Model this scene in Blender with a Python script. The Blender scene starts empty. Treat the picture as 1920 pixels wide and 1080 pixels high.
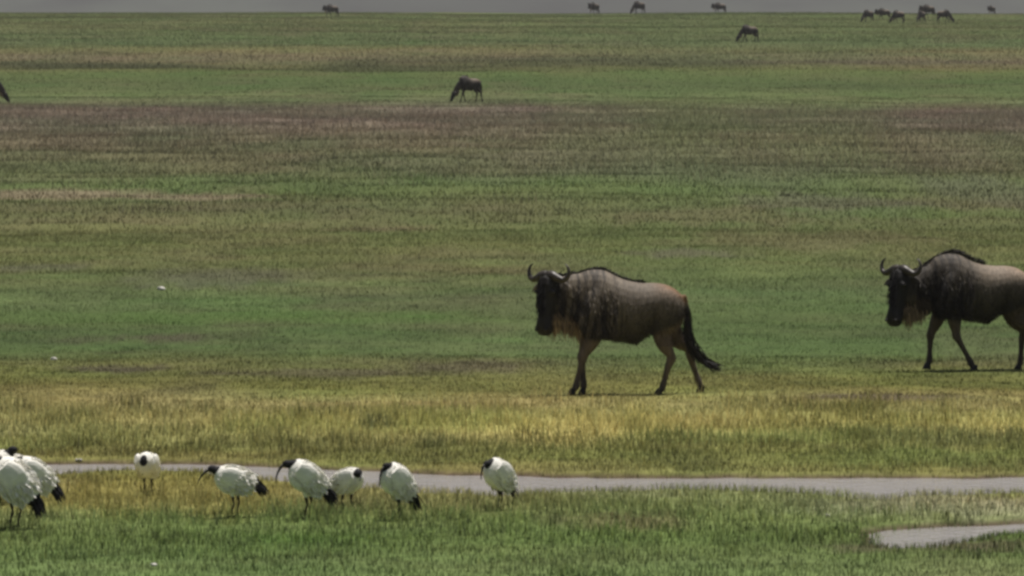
import bpy, bmesh, math, random
import numpy as np
from mathutils import Vector, Matrix
random.seed(5)
rng = np.random.default_rng(11)
scene = bpy.context.scene
COL = scene.collection

# ------------------------------------------------------------------ camera
FPX = 11970.0                    # focal length in pixels of a 1920 wide picture
CAM_Z = 4.09
PITCH = math.atan(500.0 / FPX)
cam_d = bpy.data.cameras.new('camera')
cam = bpy.data.objects.new('camera', cam_d)
COL.objects.link(cam)
cam.location = (0, 0, CAM_Z)
cam.rotation_euler = (math.pi / 2 - PITCH, 0, 0)
cam_d.sensor_width = 36.0
cam_d.lens = FPX / 1920.0 * 36.0
cam_d.clip_start = 0.5
cam_d.clip_end = 40000
scene.camera = cam

# ------------------------------------------------------------------ sky, sun, exposure
SUN_EL, SUN_AZ = math.radians(79), math.radians(35)     # azimuth from +Y towards +X: the sun stands beyond, to the right
world = bpy.data.worlds.new('World')
scene.world = world
world.use_nodes = True
wn = world.node_tree
for n in list(wn.nodes):
    wn.nodes.remove(n)
sky = wn.nodes.new('ShaderNodeTexSky')
sky.sky_type = 'NISHITA'
sky.sun_disc = False
sky.sun_elevation = SUN_EL
sky.sun_rotation = SUN_AZ
sky.dust_density = 3.0
sky.air_density = 1.0
bg = wn.nodes.new('ShaderNodeBackground')
bg.inputs['Strength'].default_value = 0.05
wo = wn.nodes.new('ShaderNodeOutputWorld')
wn.links.new(sky.outputs[0], bg.inputs[0])
wn.links.new(bg.outputs[0], wo.inputs[0])
sd = bpy.data.lights.new('sun', 'SUN')
sd.energy = 5.0
sd.angle = math.radians(0.6)
sd.color = (1.0, 0.95, 0.88)
sun = bpy.data.objects.new('sun', sd)
COL.objects.link(sun)
sdir = Vector((math.sin(SUN_AZ) * math.cos(SUN_EL), math.cos(SUN_AZ) * math.cos(SUN_EL), math.sin(SUN_EL)))
sun.rotation_euler = sdir.to_track_quat('Z', 'Y').to_euler()
sun.location = (0, 0, 60)
scene.view_settings.view_transform = 'Standard'
scene.view_settings.look = 'None'
scene.view_settings.gamma = 1
scene.view_settings.exposure = 0.12
scene.render.engine = 'CYCLES'
scene.cycles.filter_width = 3.0
scene.cycles.volume_bounces = 0
scene.cycles.max_bounces = 6

# ------------------------------------------------------------------ helpers
def link(o, parent=None):
    COL.objects.link(o)
    if parent is not None:
        o.parent = parent
    return o

def tag(o, label=None, cat=None, group=None, kind=None):
    if label: o['label'] = label
    if cat: o['category'] = cat
    if group: o['group'] = group
    if kind: o['kind'] = kind
    return o

def hashv(ix, iy, seed):
    n = (ix.astype(np.int64) * 374761393 + iy.astype(np.int64) * 668265263 + seed * 974634777) & 0x7fffffff
    n = ((n ^ (n >> 13)) * 1274126177) & 0x7fffffff
    n = n ^ (n >> 16)
    return (n & 0xffff) / 65535.0

def vnoise(x, y, seed=0):
    ix = np.floor(x); iy = np.floor(y)
    fx = x - ix; fy = y - iy
    fx = fx * fx * (3 - 2 * fx); fy = fy * fy * (3 - 2 * fy)
    a = hashv(ix, iy, seed); b = hashv(ix + 1, iy, seed)
    c = hashv(ix, iy + 1, seed); d = hashv(ix + 1, iy + 1, seed)
    return (a * (1 - fx) + b * fx) * (1 - fy) + (c * (1 - fx) + d * fx) * fy

def fbm(x, y, seed=0, octs=4):
    s = 0.0; a = 0.5; t = 0.0
    for o in range(octs):
        s = s + a * vnoise(x * (2.03 ** o) + 17.3 * o, y * (2.03 ** o) - 9.1 * o, seed + o * 7)
        t += a
        a *= 0.55
    return s / t

def sstep(a, b, x):
    t = np.clip((x - a) / (b - a), 0, 1)
    return t * t * (3 - 2 * t)

def lin(r, g, b):
    f = lambda c: ((c / 255 + 0.055) / 1.055) ** 2.4 if c > 10 else c / 255 / 12.92
    return np.array([f(r), f(g), f(b)])

# ------------------------------------------------------------------ terrain shape
PY = [-900, 233, 322, 380, 420, 470, 520, 600, 700, 800, 850, 900, 1000, 1300, 2000, 4500, 30000]
PZ = [0, 0.0, 0.12, 0.62, 1.05, 1.68, 2.30, 3.18, 4.15, 4.93, 5.15, 5.05, 3.6, -4, -10, -10, -10]
def profile(y):
    r = 0
    for k in (-2, -1, 0, 1, 2):                  # a softened polyline
        r = r + np.interp(y * (1 + 0.012 * k), PY, PZ)
    return r / 5

def row2y(py):                                   # distance of the flat meadow seen at a picture row
    return CAM_Z / math.tan(PITCH + math.atan((py - 540.0) / FPX))
def px2x(px, y):
    return (px - 960.0) / FPX * y

# the stream: far and near edge as functions of x, made from points on the meadow
def edge(pts):
    P = sorted((px2x(px, row2y(py)), row2y(py)) for px, py in pts)
    return np.array([p[0] for p in P]), np.array([p[1] for p in P])
FAR_E = edge([(-500, 856), (-100, 860), (80, 862), (260, 862), (400, 863), (560, 869), (700, 876), (860, 884), (1060, 888), (1250, 889), (1460, 889), (1700, 890), (1920, 889), (2400, 887)])
NEAR_E = edge([(-500, 874), (-100, 880), (80, 884), (260, 881), (380, 884), (440, 900), (560, 911), (700, 915), (820, 928), (960, 925), (1100, 920), (1250, 917), (1460, 922), (1560, 926), (1700, 927), (1920, 925), (2400, 930)])
def stream_mask(x, y):                           # 1 in the water, falling to 0 on the banks
    wob = (fbm(x * .9, y * .9, 31, 4) - 0.5) * 0.9
    fy = np.interp(x, *FAR_E) + wob * 0.9
    ny = np.interp(x, *NEAR_E) + wob * 2.0
    m1 = np.minimum(fy - y, y - ny)              # metres inside
    return m1
POOL = [(2300, 984, .75), (1980, 984, .62), (1860, 986, .55), (1800, 989, .50), (1750, 994, .47), (1725, 1008, .36), (1690, 1023, .20)]
PPTS = [(px2x(a, row2y(b)), row2y(b), w) for a, b, w in POOL]
def pool_mask(x, y):
    best = np.full(np.shape(x), -9.0)
    for (x0, y0, w0), (x1, y1, w1) in zip(PPTS[:-1], PPTS[1:]):
        dx, dy = x1 - x0, y1 - y0
        t = np.clip(((x - x0) * dx + (y - y0) * dy) / (dx * dx + dy * dy), 0, 1)
        dist = np.hypot(x - x0 - t * dx, y - y0 - t * dy)
        best = np.maximum(best, (w0 + (w1 - w0) * t) - dist)
    return best + (fbm(x * 1.6, y * 1.6, 51, 3) - 0.5) * 0.35
def wet(x, y):
    m = np.full(np.shape(x), -9.0)
    near = (y > 44) & (y < 64) & (np.abs(x) < 40)
    if near.any():
        xs, ys = x[near], y[near]
        m[near] = np.maximum(stream_mask(xs, ys), pool_mask(xs, ys))
    return m
def terrain(x, y, w=None):
    x = np.asarray(x, float); y = np.asarray(y, float)
    if w is None:
        w = wet(x, y)
    far = np.clip(y / 120.0, 0.6, 3.0)
    z = profile(y) + (fbm(x / 3.1, y / 3.1, 3, 3) - 0.5) * 0.10 * np.clip(far, .6, 1.6)
    z = z + (fbm(x / 26, y / 26, 5, 3) - 0.5) * 0.30 * sstep(95, 200, y)
    z = z + (fbm(x / 0.5, y / 0.5, 8, 2) - 0.5) * 0.035 * (1 - sstep(60, 110, y))
    z = z - x * .0026 * sstep(400, 850, y) * (np.abs(x) < 900) + (fbm(x / 34, y / 60, 6, 4) - .5) * .7 * sstep(450, 800, y)
    wetk = sstep(-0.45, 0.05, w)
    z = z * (1 - 0.9 * wetk * (y < 70)) - 0.14 * sstep(-0.22, 0.30, w)
    return z
WATER_Z = -0.045
def ground_z(x, y):
    return float(terrain(np.array([x]), np.array([y]))[0])
def at(px, py):
    """point on the ground seen at a pixel of the photograph"""
    ang = PITCH + math.atan((py - 540.0) / FPX)
    lo, y = 40.0, 40.0
    while y < 1400:
        if CAM_Z - math.tan(ang) * y < float(profile(np.array([y]))[0]) - px2x(px, y) * .0026 * float(sstep(400, 850, y)):
            break
        y += 0.05 if y < 150 else 0.5
    return Vector((px2x(px, y), y, ground_z(px2x(px, y), y)))

# ------------------------------------------------------------------ colour of the plain: what grows where
G_STRAW = lin(174, 164, 100); G_YEL = lin(142, 140, 74); G_OLIVE = lin(110, 113, 66); G_GREEN = lin(100, 117, 66)
G_BRIGHT = lin(94, 128, 58); G_PURP = lin(113, 107, 88); G_SOIL = lin(104, 90, 76); G_TAN = lin(140, 120, 96); G_DARK = lin(76, 82, 48)
BANDS = [(46, G_GREEN), (50.5, G_GREEN * .97), (53.0, G_OLIVE * .95 + G_GREEN * .1), (57, G_OLIVE), (59.5, G_OLIVE), (61.5, G_OLIVE * 1.0), (63.5, G_OLIVE * .4 + G_YEL * .6), (66, G_YEL * .7 + G_STRAW * .3), (68.8, G_STRAW * .5 + G_YEL * .5),
         (70, G_YEL * .9), (72.5, G_OLIVE * .7 + G_YEL * .4), (75, G_OLIVE), (78, G_GREEN), (84, G_GREEN), (89, G_GREEN * .9 + G_BRIGHT * .15), (93, G_OLIVE * .4 + G_GREEN * .6), (104, G_OLIVE), (118, G_OLIVE * .6 + G_GREEN * .4),
         (136, G_OLIVE * .7 + G_PURP * .3), (152, G_GREEN * .5 + G_OLIVE * .5), (175, G_PURP * .35 + G_OLIVE * .65), (205, G_PURP * .55 + G_OLIVE * .45), (250, G_PURP), (285, G_PURP * .9),
         (310, G_PURP * .35 + G_GREEN * .65), (330, G_GREEN), (395, G_GREEN), (412, G_OLIVE), (432, G_PURP * .4 + G_STRAW * .3 + G_OLIVE * .1), (480, G_OLIVE * .7 + G_STRAW * .25), (510, G_GREEN), (640, G_GREEN * .6 + G_OLIVE * .45), (900, G_GREEN * .6 + G_OLIVE * .45), (1200, G_TAN * .8), (30000, G_TAN * .8)]
BY = [b[0] for b in BANDS]
BC = np.array([b[1] for b in BANDS])
def ellipse(x, y, px, py, rx, ry, soft=.5, seed=0, rough=1.0):
    """soft patch centred where pixel (px,py) meets the flat meadow; radii in pixels there"""
    y0 = row2y(py); x0 = px2x(px, y0)
    ax = rx / FPX * y0
    ay = abs(row2y(py - ry) - row2y(py + ry)) / 2
    d = np.hypot((x - x0) / ax, (y - y0) / ay)
    n = (fbm(x / (ax * .30) , y / (ay * .8) , 60 + seed, 4) - 0.5) * 1.6 * rough
    return sstep(1 + soft, 1 - soft, d + n)
PATCH = [  # px, py, rx, ry, colour, strength
    (120, 362, 240, 8, lin(150, 132, 106), .9), (380, 367, 115, 6, lin(152, 134, 108), .85), (60, 503, 90, 6, G_PURP, .5), (400, 594, 520, 13, G_BRIGHT, .6), (60, 590, 160, 22, G_GREEN, .4),
    (1290, 477, 110, 7, G_PURP, .6), (230, 693, 105, 7, G_SOIL * .75, .8), (560, 700, 260, 8, G_SOIL * .9, .6), (860, 690, 110, 10, G_SOIL * .85, .6), (310, 635, 70, 7, G_SOIL, .55), (150, 638, 60, 5, G_SOIL * .8, .4),
    (1640, 748, 150, 8, G_SOIL * .95, .75), (1560, 380, 150, 22, G_PURP, .6), (1850, 360, 120, 30, G_PURP, .5), (1300, 300, 500, 30, G_PURP, .35), (1350, 405, 220, 16, G_TAN * .8, .35), (1700, 400, 260, 8, G_BRIGHT, .4), (400, 520, 140, 16, G_PURP * .9, .5), (1500, 450, 220, 16, G_TAN * .9, .3), (700, 430, 100, 5, G_TAN * .8, .45),
    (300, 770, 240, 28, G_STRAW, .45), (1050, 800, 120, 26, G_STRAW, .5), (1250, 775, 200, 22, G_STRAW, .35), (1850, 790, 140, 26, G_STRAW, .45), (700, 797, 34, 10, G_DARK, .8), (820, 832, 34, 10, G_DARK, .7), (1290, 860, 60, 16, G_DARK, .5), (1780, 820, 130, 18, G_DARK, .45), (1750, 860, 160, 16, G_GREEN, .5),
    (280, 930, 260, 34, G_YEL * .72, .7), (90, 940, 120, 22, G_YEL * .75, .5), (1040, 978, 36, 12, G_DARK, .8), (1180, 985, 90, 12, G_TAN, .35), (1720, 952, 260, 20, lin(132, 135, 108), .55), (1200, 925, 250, 12, lin(120, 128, 96), .4), (1790, 1026, 170, 8, G_SOIL * .9, .7), (1620, 1030, 70, 6, G_SOIL * .8, .55), (560, 1010, 100, 8, G_BRIGHT * .7, .5), (1300, 950, 360, 24, G_GREEN, .5), (60, 1005, 120, 10, G_GREEN * .8, .5),
    (760, 128, 300, 7, G_DARK * .85, .8), (150, 124, 260, 7, G_DARK * .75, .9), (1050, 118, 420, 6, G_DARK * .9, .7), (1700, 118, 260, 5, G_SOIL * .8, .4), (1640, 162, 120, 5, G_DARK, .35)]
TONE_GAIN = [(48, 1.02, 1.14, 0.98), (50.5, 0.88, 0.97, 0.72), (52.4, 1.284, 1.338, 1.156), (53.8, 1.562, 1.518, 1.43), (60.4, 1.1, 1.1, 0.88), (62.8, 2.046, 2.038, 1.985), (67, 0.924, 0.968, 1.092), (72, 0.601, 0.684, 0.618), (75.3, 0.722, 0.83, 0.747), (81.6, 0.619, 0.688, 0.662), (88, 0.654, 0.689, 0.663), (96, 0.702, 0.801, 0.819), (106, 0.802, 0.881, 0.851), (119, 0.892, 0.92, 0.865), (136, 0.731, 0.798, 0.703), (163, 0.76, 0.91, 0.83), (188, 0.85, 0.93, 0.86), (233, 1.071, 1.102, 1.061), (290, 1.414, 1.414, 1.414), (345, 0.718, 0.718, 0.708), (370, 0.616, 0.651, 0.598), (405, 0.795, 0.815, 0.698), (455, 0.74, 0.78, 0.86), (590, 0.86, 0.85, 0.87), (850, 0.83, 0.89, 0.85)]     # tuned colour gain by distance; lifts the tall belt against its own shading
TY = [t[0] for t in TONE_GAIN]; TC = np.array([t[1:] for t in TONE_GAIN])
def plain_colour(x, y):
    x = np.asarray(x, float); y = np.asarray(y, float)
    yy = y * (1 + (fbm(x / (0.03 * y + .2) * .35, y / (0.06 * y + .2) * .4, 71, 3) - .5) * .10)
    c = np.stack([np.interp(yy, BY, BC[:, k]) for k in range(3)], -1)
    n1 = fbm(x / .62, y / 1.0, 81, 4)[..., None] - .5                # clumps, a step wide
    n2 = fbm(x / 2.1, y / 5.5, 85, 4)[..., None] - .5
    n5 = fbm(x / 6.0, y / 24.0, 87, 5)[..., None] - .5
    n3 = fbm(x / 3.2, y / 11.0, 89, 4)[..., None]
    n4 = fbm(x / .35, y / .4, 83, 2)[..., None] - .5
    near = (1 - sstep(100, 150, y))[..., None]; mid = (1 - sstep(260, 420, y))[..., None]
    c = c * np.clip(1 + n1 * .75 * near + n2 * .55 * mid + n5 * .34 * (1 - near) + n4 * .22 * near, .35, 2)
    hue = (fbm(x / 2.3, y / 2.0, 93, 3)[..., None] - .5) * near + (fbm(x / 4.0, y / 15.0, 94, 3)[..., None] - .5) * (1 - near)
    c = c * (1 + hue * np.array([.38, .0, .3]))
    dry = sstep(.52, .72, n3) * .22
    c = c * (1 - dry) + (G_TAN * .80) * dry
    gr = sstep(.55, .75, fbm(x / (y * .05), y / (y * .05), 97, 3))[..., None] * .5 * (1 - sstep(57, 61, y) * (1 - sstep(73, 76, y)))[..., None]
    c = c * (1 - gr) + G_GREEN * gr
    for i, (px, py, rx, ry, pc, st) in enumerate(PATCH):
        if py < 190:
            # the rising ground beyond: place by its own distance
            yd = at(px, py)[1]
            x0 = px2x(px, yd)
            k = sstep(1.5, .5, np.hypot((x - x0) / (rx / FPX * yd), (y - yd) / (12.0 if ry > 5 else 8.0)) + (fbm(x / 5, y / 8, 160 + i, 3) - .5) * 1.6)
        else:
            y0 = row2y(py)
            k = ellipse(x, y, px, py, rx, ry, .55, i)
        k = (k * st)[..., None]
        c = c * (1 - k) + pc * k
    c = c * (1 + (1 - sstep(54, 57, y))[..., None] * np.array([.06, .03, .14])) * np.array([.87, .83, .92]) * np.stack([np.interp(y, TY, TC[:, k]) for k in range(3)], -1)
    return np.clip(c, .004, 1)

# ------------------------------------------------------------------ materials
def new_mat(name):
    m = bpy.data.materials.new(name); m.use_nodes = True
    nt = m.node_tree
    p = nt.nodes['Principled BSDF']
    return m, nt, p
def attr_mat(name, rough=.85, upright=0.0, transl=0.0, noise=0.25, nscale=40.0, bump=0.0, stretch=(1, 1, 1), spec=.3, gain=1.0):
    m, nt, p = new_mat(name)
    N, L = nt.nodes, nt.links
    a = N.new('ShaderNodeAttribute'); a.attribute_name = 'tint'
    tc = N.new('ShaderNodeTexCoord')
    mp = N.new('ShaderNodeMapping'); mp.inputs['Scale'].default_value = stretch
    nz = N.new('ShaderNodeTexNoise'); nz.inputs['Scale'].default_value = nscale; nz.inputs['Detail'].default_value = 5
    L.new(tc.outputs['Object'], mp.inputs[0]); L.new(mp.outputs[0], nz.inputs['Vector'])
    mr = N.new('ShaderNodeMapRange'); mr.inputs[1].default_value = .25; mr.inputs[2].default_value = .75
    mr.inputs[3].default_value = (1 - noise) * gain; mr.inputs[4].default_value = (1 + noise) * gain
    L.new(nz.outputs[0], mr.inputs[0])
    mx = N.new('ShaderNodeVectorMath'); mx.operation = 'SCALE'
    L.new(a.outputs['Color'], mx.inputs[0]); L.new(mr.outputs[0], mx.inputs['Scale'])
    L.new(mx.outputs[0], p.inputs['Base Color'])
    p.inputs['Roughness'].default_value = rough
    p.inputs['Specular IOR Level'].default_value = spec
    if bump:
        b = N.new('ShaderNodeBump'); b.inputs['Strength'].default_value = 1.0; b.inputs['Distance'].default_value = bump
        L.new(nz.outputs[0], b.inputs['Height']); L.new(b.outputs[0], p.inputs['Normal'])
    if upright:
        ge = N.new('ShaderNodeNewGeometry'); v1 = N.new('ShaderNodeVectorMath'); v1.operation = 'SCALE'; v1.inputs['Scale'].default_value = 1 - upright
        v2 = N.new('ShaderNodeVectorMath'); v2.operation = 'ADD'; v2.inputs[1].default_value = (0, 0, upright)
        v3 = N.new('ShaderNodeVectorMath'); v3.operation = 'NORMALIZE'
        L.new(ge.outputs['Normal'], v1.inputs[0]); L.new(v1.outputs[0], v2.inputs[0]); L.new(v2.outputs[0], v3.inputs[0]); L.new(v3.outputs[0], p.inputs['Normal'])
    if transl:
        t = N.new('ShaderNodeBsdfTranslucent'); L.new(mx.outputs[0], t.inputs[0])
        ms = N.new('ShaderNodeMixShader'); ms.inputs[0].default_value = transl
        out = N['Material Output']
        L.new(p.outputs[0], ms.inputs[1]); L.new(t.outputs[0], ms.inputs[2]); L.new(ms.outputs[0], out.inputs['Surface'])
    return m
def plain_mat(name, col, rough=.6, noise=.2, nscale=30, spec=.4, bump=0.0):
    m, nt, p = new_mat(name)
    N, L = nt.nodes, nt.links
    tc = N.new('ShaderNodeTexCoord')
    nz = N.new('ShaderNodeTexNoise'); nz.inputs['Scale'].default_value = nscale; nz.inputs['Detail'].default_value = 4
    L.new(tc.outputs['Object'], nz.inputs['Vector'])
    rp = N.new('ShaderNodeValToRGB')
    rp.color_ramp.elements[0].position = .3; rp.color_ramp.elements[1].position = .7
    rp.color_ramp.elements[0].color = (*[c * (1 - noise) for c in col], 1)
    rp.color_ramp.elements[1].color = (*[min(1, c * (1 + noise)) for c in col], 1)
    L.new(nz.outputs[0], rp.inputs[0]); L.new(rp.outputs[0], p.inputs['Base Color'])
    p.inputs['Roughness'].default_value = rough
    p.inputs['Specular IOR Level'].default_value = spec
    if bump:
        b = N.new('ShaderNodeBump'); b.inputs['Distance'].default_value = bump
        L.new(nz.outputs[0], b.inputs['Height']); L.new(b.outputs[0], p.inputs['Normal'])
    return m
M_GROUND = attr_mat('ground soil and turf', rough=.95, noise=.35, nscale=6.0, bump=.02, spec=.1)
M_BLADE = attr_mat('grass blades', rough=.75, upright=.90, transl=.48, noise=.10, nscale=1.5, spec=.15, gain=1.0)

def raw_mesh(name, verts, faces_idx, loop_total, tint=None, smooth=False):
    me = bpy.data.meshes.new(name)
    nv = len(verts)
    me.vertices.add(nv); me.vertices.foreach_set('co', np.asarray(verts, np.float32).ravel())
    nl = len(faces_idx)
    me.loops.add(nl); me.loops.foreach_set('vertex_index', np.asarray(faces_idx, np.int32))
    nf = len(loop_total)
    me.polygons.add(nf)
    st = np.concatenate([[0], np.cumsum(loop_total)[:-1]]).astype(np.int32)
    me.polygons.foreach_set('loop_start', st)
    if smooth:
        me.polygons.foreach_set('use_smooth', np.ones(nf, bool))
    me.update(calc_edges=True)
    if tint is not None:
        a = me.color_attributes.new('tint', 'FLOAT_COLOR', 'POINT')
        c = np.ones((nv, 4), np.float32); c[:, :3] = tint
        a.data.foreach_set('color', c.ravel())
    me.validate()
    return me

# ------------------------------------------------------------------ ground sheet
def axis(fine, step, growth, limit):
    v = list(np.arange(0, fine, step)); s = step
    while v[-1] < limit:
        s *= growth; v.append(v[-1] + s)
    return v
xp = axis(8.5, .11, 1.09, 9000)
xs = np.array([-v for v in xp[:0:-1]] + xp)
ys = list(np.arange(46, 64, .09))
s = .09
while ys[-1] < 30000:
    s = max(s * 1.02, .09) if ys[-1] < 1000 else s * 1.15
    s = min(s, 4.0) if ys[-1] < 1000 else s
    ys.append(ys[-1] + s)
yb = [46.0]; s = .1
while yb[-1] > -900:
    s *= 1.25; yb.append(yb[-1] - s)
ys = np.array(yb[:0:-1] + ys)
GX, GY = np.meshgrid(xs, ys)
W = wet(GX, GY)
GZ = terrain(GX, GY, W)
tint = plain_colour(GX, np.maximum(GY, 30)) * .9
MUD = lin(80, 66, 57)
k = sstep(-.16, -.02, W)[..., None]
tint = tint * (1 - k) + MUD * k
nx, ny = len(xs), len(ys)
verts = np.stack([GX, GY, GZ], -1).reshape(-1, 3)
i, j = np.meshgrid(np.arange(nx - 1), np.arange(ny - 1))
b0 = (j * nx + i).ravel()
quads = np.stack([b0, b0 + 1, b0 + nx + 1, b0 + nx], -1).ravel()
me = raw_mesh('ground', verts, quads, np.full(len(b0), 4), tint.reshape(-1, 3), True)
me.materials.append(M_GROUND)
ground = link(bpy.data.objects.new('ground', me)); tag(ground, kind='structure')

# ------------------------------------------------------------------ water
m, nt, p = new_mat('stream water')
p.inputs['Base Color'].default_value = (.32, .30, .285, 1)
p.inputs['Roughness'].default_value = .14
p.inputs['IOR'].default_value = 1.33
N, L = nt.nodes, nt.links
tc = N.new('ShaderNodeTexCoord'); nz = N.new('ShaderNodeTexNoise'); nz.inputs['Scale'].default_value = 9; nz.inputs['Detail'].default_value = 3
L.new(tc.outputs['Object'], nz.inputs['Vector'])
b = N.new('ShaderNodeBump'); b.inputs['Distance'].default_value = .025
L.new(nz.outputs[0], b.inputs['Height']); L.new(b.outputs[0], p.inputs['Normal'])
M_WATER = m
wv = np.array([(-30, 45.5, WATER_Z), (30, 45.5, WATER_Z), (30, 63, WATER_Z), (-30, 63, WATER_Z)])
# only where the bed lies below the surface: a grid trimmed to the wet cells
wx = np.arange(-26, 26, .13); wy = np.arange(45.5, 63, .13)
WX, WY = np.meshgrid(wx, wy)
ww = wet(WX, WY)
cell = (np.maximum.reduce([ww[:-1, :-1], ww[1:, :-1], ww[:-1, 1:], ww[1:, 1:]]) > -.5)
idx = np.argwhere(cell)
nxw = len(wx)
b0 = idx[:, 0] * nxw + idx[:, 1]
quads = np.stack([b0, b0 + 1, b0 + nxw + 1, b0 + nxw], -1)
used, inv = np.unique(quads.ravel(), return_inverse=True)
V = np.stack([WX.ravel(), WY.ravel(), np.full(WX.size, WATER_Z)], -1)[used]
me = raw_mesh('water', V, inv, np.full(len(b0), 4)); me.materials.append(M_WATER)
water = link(bpy.data.objects.new('water', me)); tag(water, kind='structure')

# ------------------------------------------------------------------ grass
def blades(name, x, y, h, w, lean, col, segs, parent=None):
    n = len(x)
    z = terrain(x, y)
    yaw = rng.uniform(0, 2 * np.pi, n)
    ly = rng.uniform(0, 2 * np.pi, n)
    dx, dy = np.cos(yaw) * w / 2, np.sin(yaw) * w / 2
    lx, lyy = np.cos(ly) * lean * h, np.sin(ly) * lean * h
    if segs == 1:
        V = np.empty((n, 3, 3))
        V[:, 0] = np.stack([x - dx, y - dy, z - .01], -1)
        V[:, 1] = np.stack([x + dx, y + dy, z - .01], -1)
        V[:, 2] = np.stack([x + lx, y + lyy, z + h], -1)
        F = (np.arange(n)[:, None] * 3 + np.array([0, 1, 2])).ravel()
        T = np.full(n, 3); nv = 3
    else:
        V = np.empty((n, 5, 3))
        V[:, 0] = np.stack([x - dx, y - dy, z - .01], -1)
        V[:, 1] = np.stack([x + dx, y + dy, z - .01], -1)
        V[:, 2] = np.stack([x + dx * .75 + lx * .35, y + dy * .75 + lyy * .35, z + h * .62], -1)
        V[:, 3] = np.stack([x - dx * .75 + lx * .35, y - dy * .75 + lyy * .35, z + h * .62], -1)
        V[:, 4] = np.stack([x + lx, y + lyy, z + h * (1 - .25 * lean)], -1)
        o = np.arange(n)[:, None] * 5
        F = np.concatenate([o + np.array([0, 1, 2, 3]), o + np.array([3, 2, 4])], 1).ravel()
        T = np.tile([4, 3], n); nv = 5
    tint = np.repeat(col, nv, axis=0)
    me = raw_mesh(name, V.reshape(-1, 3), F, T, tint)
    me.materials.append(M_BLADE)
    return link(bpy.data.objects.new(name, me))

def scatter(y0, y1, dens, margin=2.0):
    """random points over the part of the plain around the view"""
    hw1 = y1 * .0802 + margin
    n = int((y1 - y0) * 2 * hw1 * dens)
    x = rng.uniform(-hw1, hw1, n); y = rng.uniform(y0, y1, n)
    k = np.abs(x) < y * .0802 + margin
    return x[k], y[k]

def height_map(x, y):
    yw = y + (fbm(x / 2.2, y / 4.0, 23, 3) - .5) * 2.6
    base = np.interp(yw, [46, 50, 54, 57, 60, 62, 66, 68, 69, 90, 130, 180, 240, 290, 320, 400, 430, 900],
                     [.035, .06, .085, .05, .06, .10, .11, .05, .030, .032, .07, .10, .16, .15, .07, .07, .16, .14])
    return base * (.45 + 1.1 * fbm(x / .8, y / 1.2, 21, 3))

X, Y, Hh, Ww, Ln, Cc = [], [], [], [], [], []
def layer(y0, y1, dens, w, hscale=1.0, thin=None):
    x, y = scatter(y0, y1, dens)
    m = wet(x, y)
    keep = m < -.05
    st = (y > 50) & (y < 64) & (m >= -.05)
    if st.any():
        ym = np.interp(x[st], *FAR_E) * .5 + np.interp(x[st], *NEAR_E) * .5
        reach = np.where(y[st] < ym, np.where(y[st] < np.interp(x[st], *NEAR_E) - .5, .28, .95 * (.4 + 1.8 * fbm(x[st] / .9, y[st] / .9, 33, 3))), .0)
        keep[st] = m[st] < reach * rng.random(st.sum()) ** 1.7
    st = (y <= 54) & (m >= -.05)
    keep[st] |= m[st] < .8 * rng.random(st.sum()) ** 2.0
    # thinly grown shallows between stream and pool on the right
    if thin is not None:
        keep &= rng.random(len(x)) < thin(x, y)
    x, y, m = x[keep], y[keep], m[keep]
    c = plain_colour(x, y)
    h = height_map(x, y) * hscale
    return x, y, h, w, c

def bare(x, y):
    """share of ground left open: the dry patches"""
    k = np.ones(len(x))
    for (px, py, rx, ry, pc, st) in PATCH:
        if py > 190 and (pc is G_TAN or np.allclose(pc / pc.sum(), G_SOIL / G_SOIL.sum())) and st > .5:
            k *= 1 - .85 * ellipse(x, y, px, py, rx, ry, .5, PATCH.index((px, py, rx, ry, pc, st)) if False else 0)
    return np.clip(k, .05, 1)

def rndcol(c, amt=.09, warm=.05):
    n = len(c)
    f = 1 + rng.normal(0, amt, (n, 1)).clip(-.6, .9)
    wv = rng.normal(0, warm, n)
    c = c * f
    c[:, 0] *= 1 + wv; c[:, 2] *= 1 - wv * .6
    return np.clip(c, .004, .9)

SET = [('meadow_grass_near', 45.5, 62, 620, .0060, 1.0, 2), ('meadow_grass_belt', 62, 78, 420, .0070, 1.0, 2), ('meadow_grass_middle', 78, 125, 170, .010, 1.0, 1),
       ('meadow_grass_far', 125, 330, 34, .022, 1.0, 1), ('meadow_grass_rise', 330, 860, 5.0, .05, 1.0, 1)]
LBL = {'meadow_grass_near': 'short green grass along the stream in the foreground', 'meadow_grass_belt': 'yellow straw coloured grass belt behind the stream',
       'meadow_grass_middle': 'short green turf around the walking animals', 'meadow_grass_far': 'olive and purplish seeding grass in the middle distance', 'meadow_grass_rise': 'thin grass on the rising ground at the far edge'}
for nm, y0, y1, dens, w, hs, sg in SET:
    x, y, h, w, c = layer(y0, y1, dens, w, hs)
    n = len(x)
    h = h * rng.uniform(.5, 1.3, n)
    ws = w * rng.uniform(.6, 1.4, n)
    g = blades('grass', x, y, h, ws, rng.uniform(.05, .75, n), rndcol(c), sg)
    g.name = 'grass'
    tag(g, LBL[nm], 'grass', kind='stuff')
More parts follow.
